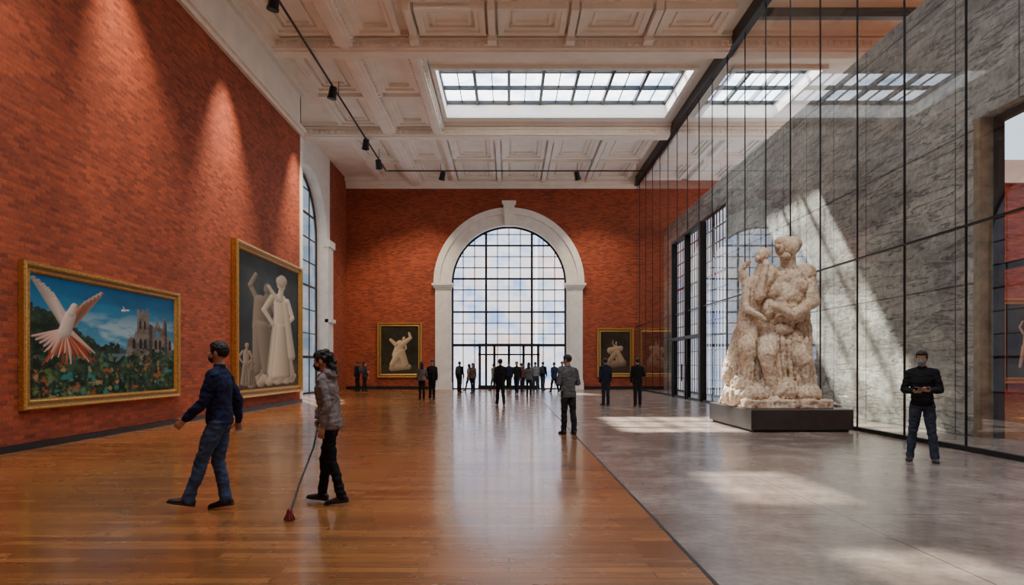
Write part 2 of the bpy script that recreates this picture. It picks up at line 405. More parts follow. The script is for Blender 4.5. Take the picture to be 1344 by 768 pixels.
# recessed left wall with arch
mpL = lambda u, z, t: (-10.5 - t, u, z)
s = Src(); arch_wall(s, mpL, 29, 40.2, CH, 35.7, 3.4, 8.5, .7)
arch_ring(s, mpL, 35.7, 8.5, 3.4, 3.95, -.12, 0); s.box(-10.5, -10.3, 39.1, 40.2, 0, 8.3); s.box(-10.5, -10.2, 39.0, 40.3, 8.3, 8.7); s.box(-10.5, -10.22, 39.0, 40.3, 0, .5)
s.box(-10.5, -10.15, 39.1, 40.2, 4.0, 4.2)
s.obj('wall_left_recess', [M['white']])
arch_window('window_2', mpL, 35.7, 3.38, 8.5, 5, 1.3, .5, M['recessglass'], (), 2.0, .05, False)
s = Src(); s.box(-11.1, -10.5, 40.2, BW + .3, 0, CH); s.obj('wall_left_end', [M['brickL']])
s = Src(); s.box(-11.2, LX, 28.9, 29.0, 0, CH); s.obj('wall_recess_return', [M['plaster']])

# ceiling slab with openings
OPEN = [(-3, 7.5, 27.7, 33.0), (9.2, 12.7, 27.7, 33.0), (-3, -1.45, 19.4, 22.35), (-2.95, -1.7, 16.7, 18.15),  # second opening stands in for the skylight's reflection in the partition glass
        (-6, 6, 2.0, 11.0), (15, 24, 12, 24), (8.7, 9.85, 10.0, 22.2)]  # unseen openings added for light: front fill, adjacent room, wash on concrete wall
xs = sorted({-11.3, 14.0, 27.0} | {o[0] for o in OPEN} | {o[1] for o in OPEN})
ys = sorted({-8.0, 29.7, BW + .6} | {o[2] for o in OPEN} | {o[3] for o in OPEN})
s = Src()
for i in range(len(xs) - 1):
    for j in range(len(ys) - 1):
        cx, cy = (xs[i] + xs[i + 1]) / 2, (ys[j] + ys[j + 1]) / 2
        if any(o[0] < cx < o[1] and o[2] < cy < o[3] for o in OPEN): continue
        if cx > 14 and cy > 29.7: continue
        s.box(xs[i], xs[i + 1], ys[j], ys[j + 1], CH, CH + .7)
s.obj('ceiling', [M['ceil']])

def skylight(name, o, nx, ny, bw=.1):
    x0, x1, y0, y1 = o; S = Src(); z = CH + .62
    e = .16
    for a in ((x0 - e, x1 + e, y0 - e, y0 + .02), (x0 - e, x1 + e, y1 - .02, y1 + e), (x0 - e, x0 + .02, y0 + .02, y1 - .02), (x1 - .02, x1 + e, y0 + .02, y1 - .02)):
        S.box(*a, CH - .14, CH + .0, 2)
    for i in range(nx + 1):
        x = x0 + (x1 - x0) * i / nx; S.box(x - bw / 2, x + bw / 2, y0, y1, z - .14, z + .06)
        if i < nx: x += (x1 - x0) / nx / 2; S.box(x - .02, x + .02, y0, y1, z - .02, z + .06)
    for j in range(ny + 1):
        y = y0 + (y1 - y0) * j / ny; S.box(x0, x1, y - bw / 2, y + bw / 2, z - .12, z + .05)
    S.add([(x0, y0, z + .07), (x1, y0, z + .07), (x1, y1, z + .07), (x0, y1, z + .07)], [(0, 3, 2, 1)], 1)
    S.obj(name, [M['black'], M['skyglass'], M['white']])
for k, (o, n) in enumerate(zip(OPEN, ((7, 3), (3, 3), (3, 5), (2, 3), (9, 7), (6, 8), (1, 12)))):
    skylight('skylight' if k == 0 else 'skylight.%03d' % k, o, *n, bw=(.13 if k < 2 else .1) if k in (0, 1, 4, 5) else .05)  # numbered ones include the reflection stand-in and the added light openings

# ceiling beams, coffers and dentils
s = Src()
def beam_y(y, x0, x1, w=.42):
    s.box(x0, x1, y - w, y + w, CH - .55, CH); s.box(x0, x1, y - w - .1, y + w + .1, CH - .3, CH - .2)
    s.box(x0, x1, y - w - .22, y + w + .22, CH - .16, CH); s.box(x0, x1, y - w * .55, y + w * .55, CH - .6, CH - .55)
    x = x0 + .1
    while x < x1 - .1:
        s.box(x, x + .13, y - w - .1, y - w, CH - .46, CH - .32); s.box(x, x + .13, y + w, y + w + .1, CH - .46, CH - .32)
        x += .26
def beam_x(x, y0, y1, w=.3):
    s.box(x - w, x + w, y0, y1, CH - .5, CH); s.box(x - w - .12, x + w + .12, y0, y1, CH - .26, CH - .14)
    s.box(x - w * .5, x + w * .5, y0, y1, CH - .54, CH - .5)
    y = y0 + .1
    while y < y1 - .1:
        s.box(x - w - .08, x + w + .08, y, y + .13, CH - .4, CH - .28); y += .28
def coffer(x0, x1, y0, y1):
    for k, (ins, w, z) in enumerate(((.12, .2, .24), (.32, .18, .14), (.62, .1, .1))):
        a, b, c, d = x0 + ins, x1 - ins, y0 + ins, y1 - ins
        if b - a < .8 or d - c < .8: break
        s.box(a, b, c, c + w, CH - z, CH); s.box(a, b, d - w, d, CH - z, CH)
        s.box(a, a + w, c + w, d - w, CH - z, CH); s.box(b - w, b, c + w, d - w, CH - z, CH)
BY = [1.0, 11.8, 18.75, 25.3, 34.6]
for y in BY: beam_y(y, -10.5 if y > 29 else LX, GX - .15)
for y in (25.3, 34.6): beam_y(y, GX + .15, 14)
BX = [-5.95]
for x in BX: beam_x(x, -8, BW)
beam_x(-3.55, 25.3, 34.6, .2)
for a, b in ((LX + .3, -6.25), (-5.65, -3.75)):
    for y0, y1 in ((19.3, 24.7), (25.9, 34.0), (35.2, 39.5), (40, 43.9), (12.3, 18.2)):
        if y0 > 25 and y1 < 35:
            coffer(a, b, y0, (y0 + y1) / 2 - .1); coffer(a, b, (y0 + y1) / 2 + .1, y1)
        else: coffer(a, b, y0, y1)
xx = [-3.4, -.6, 2.2, 5.0, 7.8]
for i in range(4):
    for y0, y1 in ((35.2, 39.4), (39.7, 43.7)): coffer(xx[i] + .1, xx[i + 1] - .1, y0, y1)
    coffer(xx[i] + .1, xx[i + 1] - .1, 22.6, 24.7)
    s.box(xx[i] - .12, xx[i] + .12, 35, 44, CH - .35, CH); s.box(xx[i] - .12, xx[i] + .12, 22.6, 25, CH - .35, CH)
    s.box(xx[i] - .16, xx[i] + .16, 24.4, 24.8, CH - .5, CH); s.box(xx[i] - .16, xx[i] + .16, 35.2, 35.6, CH - .5, CH)
for y0, y1 in ((35.2, 39.5), (40, 43.9)): coffer(8.5, 11.1, y0, y1); coffer(11.3, 13.8, y0, y1)
s.obj('trim_ceiling_coffers', [M['ceil']])

# right concrete wall with portal + glazed opening
s = Src()
def cw(y0, y1, z0, z1, m=0): s.box(CX, CX + .4, y0, y1, z0, z1, m)
cw(14.75, 31.6, 0, 10.3); cw(7.5, 14.75, 6.8, 10.3); cw(-8, 7.5, 0, 10.3); cw(31.6, 41.6, 9.1, 10.3); cw(41.6, BW, 0, 10.3)
s.box(CX - .01, CX + .41, 14.55, 14.75, 0, 6.8, 1)
s.obj('wall_right', [M['concrete'], M['jamb']])
S = Src()
for y in (31.6, 34.1, 36.6, 39.1, 41.6): S.box(CX + .1, CX + .25, y - .06, y + .06, 0, 9.1)
for k in range(1, 20):
    y = 31.6 + k * .5; S.box(CX + .15, CX + .2, y - .015, y + .015, 0, 9.1)
for k in range(0, 13):
    z = k * .75 + .05; w = .05 if k % 4 == 0 else .018; S.box(CX + .12, CX + .22, 31.6, 41.6, z - w, z + w)
S.add([(CX + .23, 31.6, 0), (CX + .23, 41.6, 0), (CX + .23, 41.6, 9.1), (CX + .23, 31.6, 9.1)], [(0, 1, 2, 3)], 1)
S.obj('window_3', [M['black'], M['sideglass']])
S = Src()
for y in (14.46, 7.6): S.box(CX + .27, CX + .4, y - .08, y + .08, 0, 6.8)
for z in (6.72, 3.6): S.box(CX + .27, CX + .4, 7.6, 14.45, z - .07, z + .07)
for y in (12.0,): S.box(CX + .3, CX + .38, y - .05, y + .05, 3.6, 6.8)
S.obj('door_1', [M['black']])
# adjacent gallery
s = Src(); s.box(CX + .4, 27, 29.3, 29.7, 0, 9.4); s.obj('wall_adjacent', [M['brickB']])
s = Src(); s.box(CX + .4, 27, 29.2, 29.7, 9.4, 10.3); s.box(CX + .4, 27, 29.1, 29.3, 9.3, 9.5); s.obj('trim_adjacent', [M['plaster']])
s = Src(); s.box(27, 27.3, 6, 29.7, 0, CH); s.box(CX + .4, 27.3, 5.7, 6, 0, CH); s.obj('wall_adjacent_far', [M['brickL']])
s = Src(); s.box(-12, CX + .4, -8.3, -8, 0, CH); s.obj('wall_front', [M['brickB']])

# glass partition
S = Src(); Y0 = 12.3 - 1.92 * 10; k = 0; y = Y0
ZT = CH - .5
while y < BW:
    if y > -7.9: S.box(GX - .018, GX + .018, y - .012, y + .012, .08, ZT)
    y1 = min(y + 1.92, BW)
    S.add([(GX, max(y, -8), .05), (GX, y1, .05), (GX, y1, ZT), (GX, max(y, -8), ZT)], [(3, 2, 1, 0)], 1)
    y += 1.92
S.box(GX - .05, GX + .05, -8, BW, 0, .09); S.box(GX - .025, GX + .025, -8, BW, 4.02, 4.06)
S.box(GX - .13, GX + .13, -8, BW, ZT, CH)
for y in (29.0, 31.5, 34.0): S.box(GX - .14, GX + .14, y - .07, y + .07, 0, 7.6)
for z in (7.5, 2.75): S.box(GX - .14, GX + .14, 29, 34, z, z + .14)
for y in (29.15, 31.25, 31.6, 33.8): S.box(GX - .1, GX - .04, y, y + .09, 0, 2.75)
for y in (31.1, 31.9): S.box(GX - .2, GX - .14, y, y + .04, .8, 1.6)
S.obj('glass_partition', [M['black'], M['glass']])
S = Src(); S.box(GX + .13, 14, 23.1, 23.35, CH - .3, CH); S.obj('steel_beam', [M['black']])

# exterior
s = Src(); s.box(-60, 60, BW + .6, 90, -.3, -.05); s.obj('ground', [M['pave']])
s = Src()
for x0, x1, y, h in ((-34, -9, 63, 30), (-8.5, 2.5, 66, 34), (3, 12, 62, 30), (12.5, 34, 64, 34)):
    s.box(x0, x1, y, y + 10, -.05, h); s.box(x0 - .2, x1 + .2, y - .5, y, h - .8, h)
    zz = 4.0
    while zz < h - 1: s.box(x0, x1, y - .25, y, zz, zz + .3); zz += 5.2
s.obj('city_building', [M['facade']])

# ------------------------------------------------------------------ paintings
def vnoise(W, H, fx, fy, seed, octs=4):
    rng = np.random.RandomState(seed); out = np.zeros((H, W)); amp = 1; tot = 0
    for o in range(octs):
        gx, gy = int(fx * 2 ** o) + 2, int(fy * 2 ** o) + 2; g = rng.rand(gy + 1, gx + 1)
        X = np.linspace(0, gx - 1.001, W); Y = np.linspace(0, gy - 1.001, H)
        xi = X.astype(int); yi = Y.astype(int); fxx = X - xi; fyy = (Y - yi)[:, None]
        fxx = fxx * fxx * (3 - 2 * fxx); fyy = fyy * fyy * (3 - 2 * fyy)
        a = g[np.ix_(yi, xi)]; b = g[np.ix_(yi, xi + 1)]; c = g[np.ix_(yi + 1, xi)]; d = g[np.ix_(yi + 1, xi + 1)]
        out += amp * ((a * (1 - fxx) + b * fxx) * (1 - fyy) + (c * (1 - fxx) + d * fxx) * fyy); tot += amp; amp *= .55
    return out / tot
class Paint:
    def __init__(p, W, H, asp):
        p.W, p.H = W, H; p.asp = asp
        u = np.linspace(0, 1, W); v = np.linspace(0, 1, H); p.U, p.V = np.meshgrid(u, v); p.C = np.zeros((H, W, 3))
    def fill(p, mask, col):
        m = np.clip(mask, 0, 1)[..., None]; p.C = p.C * (1 - m) + np.array(col) * m
    def poly(p, pts, col, var=None):
        ins = np.zeros(p.U.shape, bool); n = len(pts)
        for i in range(n):
            x0, y0 = pts[i]; x1, y1 = pts[(i + 1) % n]
            if y0 == y1: continue
            c = ((y0 > p.V) != (y1 > p.V)) & (p.U < (x1 - x0) * (p.V - y0) / (y1 - y0) + x0); ins ^= c
        col = np.array(col)
        if var is not None: p.C = np.where(ins[..., None], col * var[..., None], p.C)
        else: p.C = np.where(ins[..., None], col, p.C)
    def cap(p, a, b, r0, r1, col, lx=-.5, ly=.6, dark=.35):
        ax, ay = a[0] * p.asp, a[1]; bx, by = b[0] * p.asp, b[1]; X = p.U * p.asp; Y = p.V
        dx, dy = bx - ax, by - ay; l2 = dx * dx + dy * dy + 1e-9
        t = np.clip(((X - ax) * dx + (Y - ay) * dy) / l2, 0, 1); r = r0 + (r1 - r0) * t
        qx, qy = X - (ax + t * dx), Y - (ay + t * dy); d = np.sqrt(qx * qx + qy * qy) / r
        nl = (qx / r * lx + qy / r * ly); sh = np.clip(.62 + .5 * nl, dark, 1.1)
        m = np.clip((1 - d) * 6, 0, 1)[..., None]
        p.C = p.C * (1 - m) + (np.array(col) * sh[..., None]) * m
def statue(p, cx, base, h, col, lean=0, arm=1, drape=True):
    k = h
    P = lambda x, y: (cx + (x + lean * y) * k / p.asp, base + y * k)
    if drape:
        p.cap(P(0, .05), P(0, .5), .13 * k, .075 * k, col); p.cap(P(-.08, .0), P(-.03, .5), .06 * k, .04 * k, tuple(c * .9 for c in col)); p.cap(P(.1, .0), P(.04, .5), .07 * k, .04 * k, tuple(c * .8 for c in col))
        p.cap(P(.03, .02), P(.01, .45), .015 * k, .01 * k, tuple(c * .45 for c in col)); p.cap(P(-.045, .02), P(-.02, .4), .012 * k, .008 * k, tuple(c * .5 for c in col))
    else:
        p.cap(P(-.07, 0), P(-.03, .45), .035 * k, .06 * k, col); p.cap(P(.08, 0), P(.03, .45), .035 * k, .06 * k, col)
    p.cap(P(0, .5), P(.01, .74), .07 * k, .085 * k, col)
    p.cap(P(0, .76), P(.02, .86), .035 * k, .03 * k, col)
    p.cap(P(.02, .9), P(.025, .93), .05 * k, .05 * k, col)
    p.cap(P(-.08, .76), P(-.17, .62 if arm < 1 else .9), .032 * k, .026 * k, col); p.cap(P(-.17, .62 if arm < 1 else .9), P(-.08 if arm < 1 else -.12, .5 if arm < 1 else 1.03), .026 * k, .02 * k, col)
    p.cap(P(.09, .76), P(.15, .6), .032 * k, .026 * k, col); p.cap(P(.15, .6), P(.06, .5), .026 * k, .02 * k, col)

def framed(name, mp, u0, u1, z0, z1, p, fw, depth):
    S = Src()
    prof = [(0, 0.012), (0, depth * .8), (fw * .12, depth), (fw * .3, depth * .95), (fw * .42, depth * .68), (fw * .62, depth * .62), (fw * .78, depth * .8), (fw * .88, depth * .72), (fw, depth * .4), (fw, 0.012)]
    cor = [(u0, z0, 1, 1), (u1, z0, -1, 1), (u1, z1, -1, -1), (u0, z1, 1, -1)]
    vs = []
    for (u, z, a, b) in cor:
        for (i, d) in prof: vs.append(mp(u + a * i, z + b * i, d))
    n = len(prof); F = []; mm = []
    for c in range(4):
        d = (c + 1) % 4
        for i in range(n - 1):
            F.append((c * n + i, d * n + i, d * n + i + 1, c * n + i + 1)); mm.append(1 if i in (4,) else 0)
    o = len(S.v); S.v.extend(vs)
    for f, m_ in zip(F, mm): S.f.append(tuple(i + o for i in f)); S.m.append(m_)
    fr = S.obj(name, [M['gold'], M['dark_gilt']])
    W, H = p.W, p.H; V = []
    a0, a1, b0, b1 = u0 + fw * .95, u1 - fw * .95, z0 + fw * .95, z1 - fw * .95
    for j in range(H):
        for i in range(W): V.append(mp(a0 + (a1 - a0) * i / (W - 1), b0 + (b1 - b0) * j / (H - 1), depth * .38))
    F = [(j * W + i, j * W + i + 1, (j + 1) * W + i + 1, (j + 1) * W + i) for j in range(H - 1) for i in range(W - 1)]
    me = bpy.data.meshes.new('canvas'); me.from_pydata(V, [], F)
    ca = me.color_attributes.new('Col', 'FLOAT_COLOR', 'POINT')
    C = np.ones((H * W, 4)); C[:, :3] = np.clip(p.C, 0, 1).reshape(-1, 3); ca.data.foreach_set('color', C.ravel())
    me.materials.append(M['canvas']); co = bpy.data.objects.new('canvas', me); COL.objects.link(co); co.parent = fr
    return fr

# landscape with bird and castle
p = Paint(440, 210, 1.45); U, V = p.U, p.V
VN = lambda fx, fy, sd, oc: vnoise(440, 210, fx, fy, sd, oc)
n1 = VN(8, 6, 1, 5); n2 = VN(30, 22, 2, 4)
sky = np.stack([.006 + .10 * (1 - V), .11 + .26 * (1 - V), .27 + .22 * (1 - V)], -1); p.C = sky * (0.75 + .5 * n1[..., None])
cl = np.clip((VN(5, 9, 41, 5) - .5) * 6, 0, 1) * np.clip(1.25 - abs(V - .56) * 5, 0, 1); p.fill(cl * .6, (.45, .58, .60))
p.cap((.56, .80), (.61, .81), .012, .006, (.9, .9, .9)); p.cap((.58, .80), (.565, .84), .006, .003, (.9, .9, .9))
hz = .42 + .12 * (n1 - .5) + .06 * n2; p.fill((V < hz).astype(float), (.035, .075, .075))
hill = .36 + .30 * np.exp(-((U - .02) / .25) ** 2) + .18 * n2
n5 = VN(18, 16, 31, 4)
p.C = np.where(((V < hill) & (U < .54))[..., None], np.array([.03, .058, .032]) * (.15 + 2.3 * n5[..., None] ** 2), p.C)
st = .35 + 1.3 * VN(20, 22, 33, 3)
cas = (.15, .13, .11); sx = lambda q: [(.60 + (x - .66) * 1.22, y) for x, y in q]
p.poly(sx([(.64, .28), (.66, .52), (.68, .56), (.70, .54), (.71, .62), (.72, .60), (.72, .84), (.735, .84), (.735, .80), (.75, .80), (.75, .85), (.765, .85), (.765, .80), (.78, .80), (.78, .86), (.80, .86), (.80, .70), (.84, .67), (.86, .75), (.88, .68), (.90, .66), (.90, .78), (.92, .79), (.93, .62), (.96, .55), (.98, .28)]), cas, st)
p.poly(sx([(.80, .28), (.80, .70), (.825, .69), (.825, .28)]), (.055, .048, .046), st); p.poly(sx([(.915, .28), (.91, .78), (.93, .72), (.935, .28)]), (.06, .052, .048), st)
for x in (.69, .735, .765, .84, .87, .945): p.poly(sx([(x, .44), (x, .52), (x + .009, .545), (x + .018, .52), (x + .018, .44)]), (.016, .016, .02))
for x in (.735, .765): p.poly(sx([(x, .64), (x, .71), (x + .006, .73), (x + .013, .71), (x + .013, .64)]), (.016, .016, .02))
p.poly(sx([(.845, .56), (.845, .62), (.86, .64), (.875, .62), (.875, .56)]), (.06, .2, .3))
lake = ((V < .38) & (V > .29) & (U > .46) & (U < .60)); p.fill(lake * .5, (.16, .28, .32))
fg = V < (.26 + .24 * n2 + .05 * np.sin(U * 9)); n6 = VN(26, 18, 35, 4)
p.C = np.where(fg[..., None], np.array([.022, .050, .026]) * (0.12 + 3.2 * n6[..., None] ** 2.5), p.C)
for colr, sd in (((.36, .10, .03), 11), ((.03, .24, .22), 12), ((.34, .28, .12), 13), ((.12, .18, .04), 14), ((.02, .09, .06), 15)):
    nn = VN(26, 17, sd, 3); q = np.clip((nn - .65) * 10, 0, 1); p.fill(q * fg * np.clip((.44 - V) * 5, 0, 1) * .75, colr)
w = (.88, .74, .62)
for i in range(16):
    t = i / 15; p.cap((.19 + .01 * t, .62 + .02 * t), (.02 + .12 * t, .96 - .08 * t - .05 * t * t + .012 * math.sin(i * 2)), .042, .013, tuple(c * (.55 + .45 * t) for c in w))
for i in range(16):
    t = i / 15; p.cap((.23 - .01 * t, .63), (.42 - .12 * t, .93 - .12 * t + .012 * math.sin(i * 2)), .042, .012, tuple(c * (1.0 - .4 * t) for c in ((.88, .62, .48) if i % 3 else (.75, .28, .15))))
for i in range(26):
    t = i / 25; p.cap((.21, .57), (.07 + .30 * t, .27 + .11 * abs(math.sin(i * 1.7))), .026, .006, ((.45, .07, .03), (.80, .58, .45), (.62, .18, .08))[i % 3])
for i in range(6): p.cap((.19, .56), (.02 + .02 * i, .50 - .025 * i), .028, .009, (.85, .55, .45))
p.cap((.19, .55), (.222, .69), .058, .052, w); p.cap((.228, .72), (.245, .775), .038, .032, w); p.cap((.26, .78), (.285, .765), .011, .004, (.7, .3, .05))
mpW = lambda u, z, t: (LX + t, u, z)
framed('painting_landscape', mpW, 12.28, 18.1, .72, 3.43, p, .2, .14)

# statues painting
p = Paint(280, 260, .52); n1 = vnoise(280, 260, 5, 5, 5, 5)
g = np.exp(-((p.U - .45) / .4) ** 2 - ((p.V - .6) / .5) ** 2)
p.C = np.stack([.012 + .040 * g, .016 + .050 * g, .016 + .050 * g], -1) * (0.3 + 1.3 * n1[..., None])
p.fill((p.V < .15 + .06 * n1) * 1., (.06, .042, .026)); wc = (.92, .76, .55)
for i in range(16): p.cap((.20 + .045 * i, .04 + .03 * abs(math.sin(i))), (.24 + .045 * i, .08 + .05 * abs(math.sin(i * 2.1))), .035, .028, tuple(c * (.5 + .3 * abs(math.sin(i * 3))) for c in wc))
gc = (.34, .27, .19)
statue(p, .34, .12, .72, gc, .06, 1, False)
for (a, b, r0, r1) in (((.31, .47), (.34, .66), .058, .062), ((.27, .14), (.31, .47), .035, .055), ((.41, .14), (.37, .47), .035, .055), ((.43, .66), (.52, .76), .025, .02)): p.cap(a, b, r0, r1, gc)
for i in range(6): p.cap((.49 + .02 * i, .12), (.57 + .02 * i, .55 - .02 * i), .035, .025, tuple(c * (.6 + .08 * i) for c in wc))
statue(p, .67, .10, .82, wc, -.02, 0, True)
for i in range(6): p.cap((.57 + .045 * i, .10), (.635 + .02 * i, .50), .030, .02, tuple(c * (1.0 - .09 * i) for c in wc))
p.cap((.75, .70), (.87, .26), .024, .04, tuple(c * .8 for c in wc)); p.cap((.6, .72), (.46, .80), .022, .015, wc); p.cap((.67, .87), (.70, .89), .05, .045, tuple(c * .75 for c in wc))
statue(p, .12, .05, .30, (.48, .38, .26), 0, 0, True); statue(p, .20, .05, .20, (.35, .27, .18), 0, 0, True)
framed('painting_statues', mpW, 21.7, 28.6, .45, 5.58, p, .28, .22)

def figpaint(seed, w, h, bg):
    p = Paint(120, 140, w / h); n1 = vnoise(120, 140, 5, 5, seed, 5)
    p.C = np.array(bg) * (0.3 + 1.2 * n1[..., None]); p.fill((p.V < .15 + .08 * n1) * 1., tuple(c * 1.5 for c in bg)); return p
mpBk = lambda u, z, t: (u, BW - t, z)
p = figpaint(21, 2.5, 3.1, (.030, .027, .016)); wc = (.80, .60, .38)
statue(p, .48, .14, .66, wc, .16, 0, True); p.cap((.44, .40), (.52, .62), .12, .10, wc); p.cap((.40, .62), (.26, .72), .05, .03, wc); p.cap((.60, .64), (.80, .76), .06, .035, wc); p.cap((.8, .76), (.76, .86), .035, .025, wc)
p.cap((.3, .12), (.75, .15), .07, .06, tuple(c * .7 for c in wc)); p.cap((.45, .38), (.30, .20), .09, .06, wc); p.cap((.55, .45), (.68, .2), .09, .06, tuple(c * .85 for c in wc))
framed('painting_dancer', mpBk, -8.5, -5.62, .75, 4.3, p, .26, .16)
p = figpaint(22, 2.4, 2.6, (.038, .026, .018)); wc = (.60, .40, .24)
statue(p, .35, .15, .55, wc, .2, 0, False); statue(p, .6, .2, .58, tuple(c * 1.1 for c in wc), -.15, 1, True); p.cap((.2, .2), (.8, .25), .10, .08, tuple(c * .6 for c in wc)); p.cap((.3, .55), (.7, .6), .08, .07, wc); p.cap((.3, .3), (.55, .5), .07, .08, tuple(c * .8 for c in wc)); p.cap((.75, .3), (.6, .5), .07, .06, wc)
framed('painting_figures', mpBk, 5.68, 8.05, .8, 3.95, p, .26, .16)
mpAd = lambda u, z, t: (u, 29.3 - t, z)
p = figpaint(23, 2.4, 3.1, (.035, .03, .02))
statue(p, .3, .15, .6, wc, .1, 1, False); statue(p, .60, .12, .5, wc, -.1, 0, True)
framed('painting_portrait', mpAd, 20.9, 24.0, .75, 4.4, p, .28, .16)

# ------------------------------------------------------------------ plinth + sculpture
s = Src(); s.box(5.55, 7.9, 15.7, 19.0, .05, .52); s.box(5.62, 7.83, 15.77, 18.93, 0, .05)
s.obj('sculpture_plinth', [M['plinth']], bevel=.02)
def PX(x, y, dep=0):
    return np.array([(x - 668) / 52.3 - .13, 17.25 + dep, (480 - y) / 52.3 + 1.53])
s = Src()
E = lambda x, y, d, r, R=None: s.ell(PX(x, y, d), r, 0, R)
T = lambda a, b, r0, r1: s.taper(PX(*a), PX(*b), r0, r1)
def rotY(deg):
    a = math.radians(deg); c, q = math.cos(a), math.sin(a); return [[c, 0, q], [0, 1, 0], [-q, 0, c]]
# rock base
for x, y, d, r in ((986, 518, 0, (.50, .9, .42)), (1018, 514, .1, (.78, 1.0, .5)), (1052, 518, 0, (.50, .9, .46)), (978, 506, -.2, (.28, .5, .34)), (1062, 500, .2, (.34, .6, .5)), (1016, 486, .2, (.78, .7, .7)), (1018, 460, .2, (.72, .55, .6))):
    E(x, y, d, r)
s.box(5.62, 7.65, 16.2, 18.3, .5, .70)
# main figure: broad bent back and shoulders, head bowed to the left
E(1022, 436, .1, (.62, .48, .50), rotY(-10)); T((1024, 430, .1), (1038, 388, .05), .48, .50); E(1042, 372, .05, (.58, .38, .42), rotY(18))
E(1020, 384, -.16, (.30, .24, .24)); E(1048, 377, -.20, (.28, .22, .24)); E(1034, 404, -.34, (.26, .14, .12)); E(1030, 418, -.34, (.26, .14, .12)); E(1028, 433, -.32, (.25, .15, .14))
E(1052, 408, -.18, (.20, .22, .30)); E(1012, 408, -.22, (.2, .22, .28))
T((1042, 350, .0), (1040, 334, -.08), .20, .18)
E(1040, 325, -.10, (.26, .29, .26), rotY(12)); E(1025, 330, -.28, (.10, .12, .14)); E(1032, 338, -.26, (.13, .13, .09)); E(1020, 327, -.36, (.045, .06, .075)); E(1048, 321, .04, (.24, .26, .22)); E(1036, 317, -.05, (.24, .24, .14))
# shoulders and arms of main figure
E(1064, 360, 0, (.26, .30, .28)); T((1066, 362, -.04), (1068, 398, -.26), .21, .17); T((1068, 398, -.26), (1036, 416, -.58), .17, .12); T((1036, 416, -.58), (1014, 406, -.62), .11, .09)
for i in range(4): T((1014 - i * 1.5, 402 + 3.2 * i, -.62), (1005 - i, 404 + 3.5 * i, -.60), .035, .028)
E(1016, 358, -.05, (.23, .25, .23)); T((1014, 360, -.14), (996, 390, -.44), .17, .13); T((996, 390, -.44), (1003, 356, -.46), .12, .085); E(1004, 350, -.46, (.10, .09, .12))
# legs of main figure
T((1044, 445, -.10), (1048, 474, -.62), .29, .21); T((1048, 474, -.62), (1056, 518, -.55), .19, .12); E(1053, 525, -.72, (.13, .26, .08))
T((1014, 446, -.15), (1000, 466, -.72), .28, .20); T((1000, 466, -.72), (1010, 514, -.68), .18, .12); E(1007, 524, -.84, (.13, .24, .08))
# second figure, smaller, embraced on the left
E(994, 400, .0, (.30, .30, .40)); T((992, 428, .0), (995, 378, -.05), .32, .25); E(996, 372, -.05, (.29, .22, .18)); E(987, 378, -.2, (.11, .09, .1)); E(1001, 379, -.22, (.11, .09, .1))
T((1000, 364, -.05), (1004, 350, -.08), .10, .09); E(1005, 337, -.1, (.15, .17, .18)); E(1010, 332, -.02, (.15, .15, .14)); E(998, 340, -.2, (.05, .07, .07))
T((986, 370, -.05), (979, 354, -.1), .11, .09); T((979, 354, -.1), (987, 344, -.22), .075, .06)
T((984, 374, -.12), (980, 406, -.36), .11, .09); T((980, 406, -.36), (1000, 420, -.52), .085, .065)
T((988, 430, -.05), (978, 456, -.52), .27, .20); T((978, 456, -.52), (982, 508, -.48), .18, .12); T((992, 432, .2), (976, 490, .1), .30, .36)
# drapery folds
for i in range(9):
    x0 = 998 + 7 * i; x1 = 988 + 10 * i; T((x0, 446 + 3 * (i % 2), -.30 - .03 * i), (x1, 522, -.52 + .12 * math.sin(i * 1.9)), .055, .10 + .03 * math.sin(i * 2.3))
for i in range(7): T((972 + 3 * i, 460 + 4 * i, -.2), (966 + 7 * i, 522, -.35 + .12 * math.cos(i * 2)), .06, .11)
T((1050, 400, .15), (1060, 495, .1), .28, .34); T((1054, 440, -.05), (1066, 512, -.1), .14, .17)
T((1063, 396, -.05), (1068, 432, .05), .10, .12); T((1068, 432, .05), (1066, 480, 0), .12, .16)
me = remesh(s, .024, 1, .5)
nv = len(me.vertices); co = np.empty(nv * 3); me.vertices.foreach_get('co', co); co = co.reshape(-1, 3)
no = np.empty(nv * 3); me.vertices.foreach_get('normal', no); no = no.reshape(-1, 3)
for i in range(nv):
    pv = Vector(co[i]); k = min(1, max(0, (pv.z - .52) / 4.2))
    d = .03 * (mnoise.noise(pv * 3.1)) + .018 * mnoise.noise(pv * 9) + .014 * mnoise.noise(pv * 19) + .06 * abs(mnoise.noise(Vector((pv.x * 8, pv.y * 8, pv.z * 3)))) * (1 - k) ** 1.5
    co[i] += no[i] * d
co[:, 2] = np.maximum(co[:, 2], .522)
me.vertices.foreach_set('co', co.ravel()); me.update()
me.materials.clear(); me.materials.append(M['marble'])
me.polygons.foreach_set('use_smooth', [True] * len(me.polygons)); me.polygons.foreach_set('material_index', [0] * len(me.polygons))
o = bpy.data.objects.new('marble_sculpture', me); COL.objects.link(o)

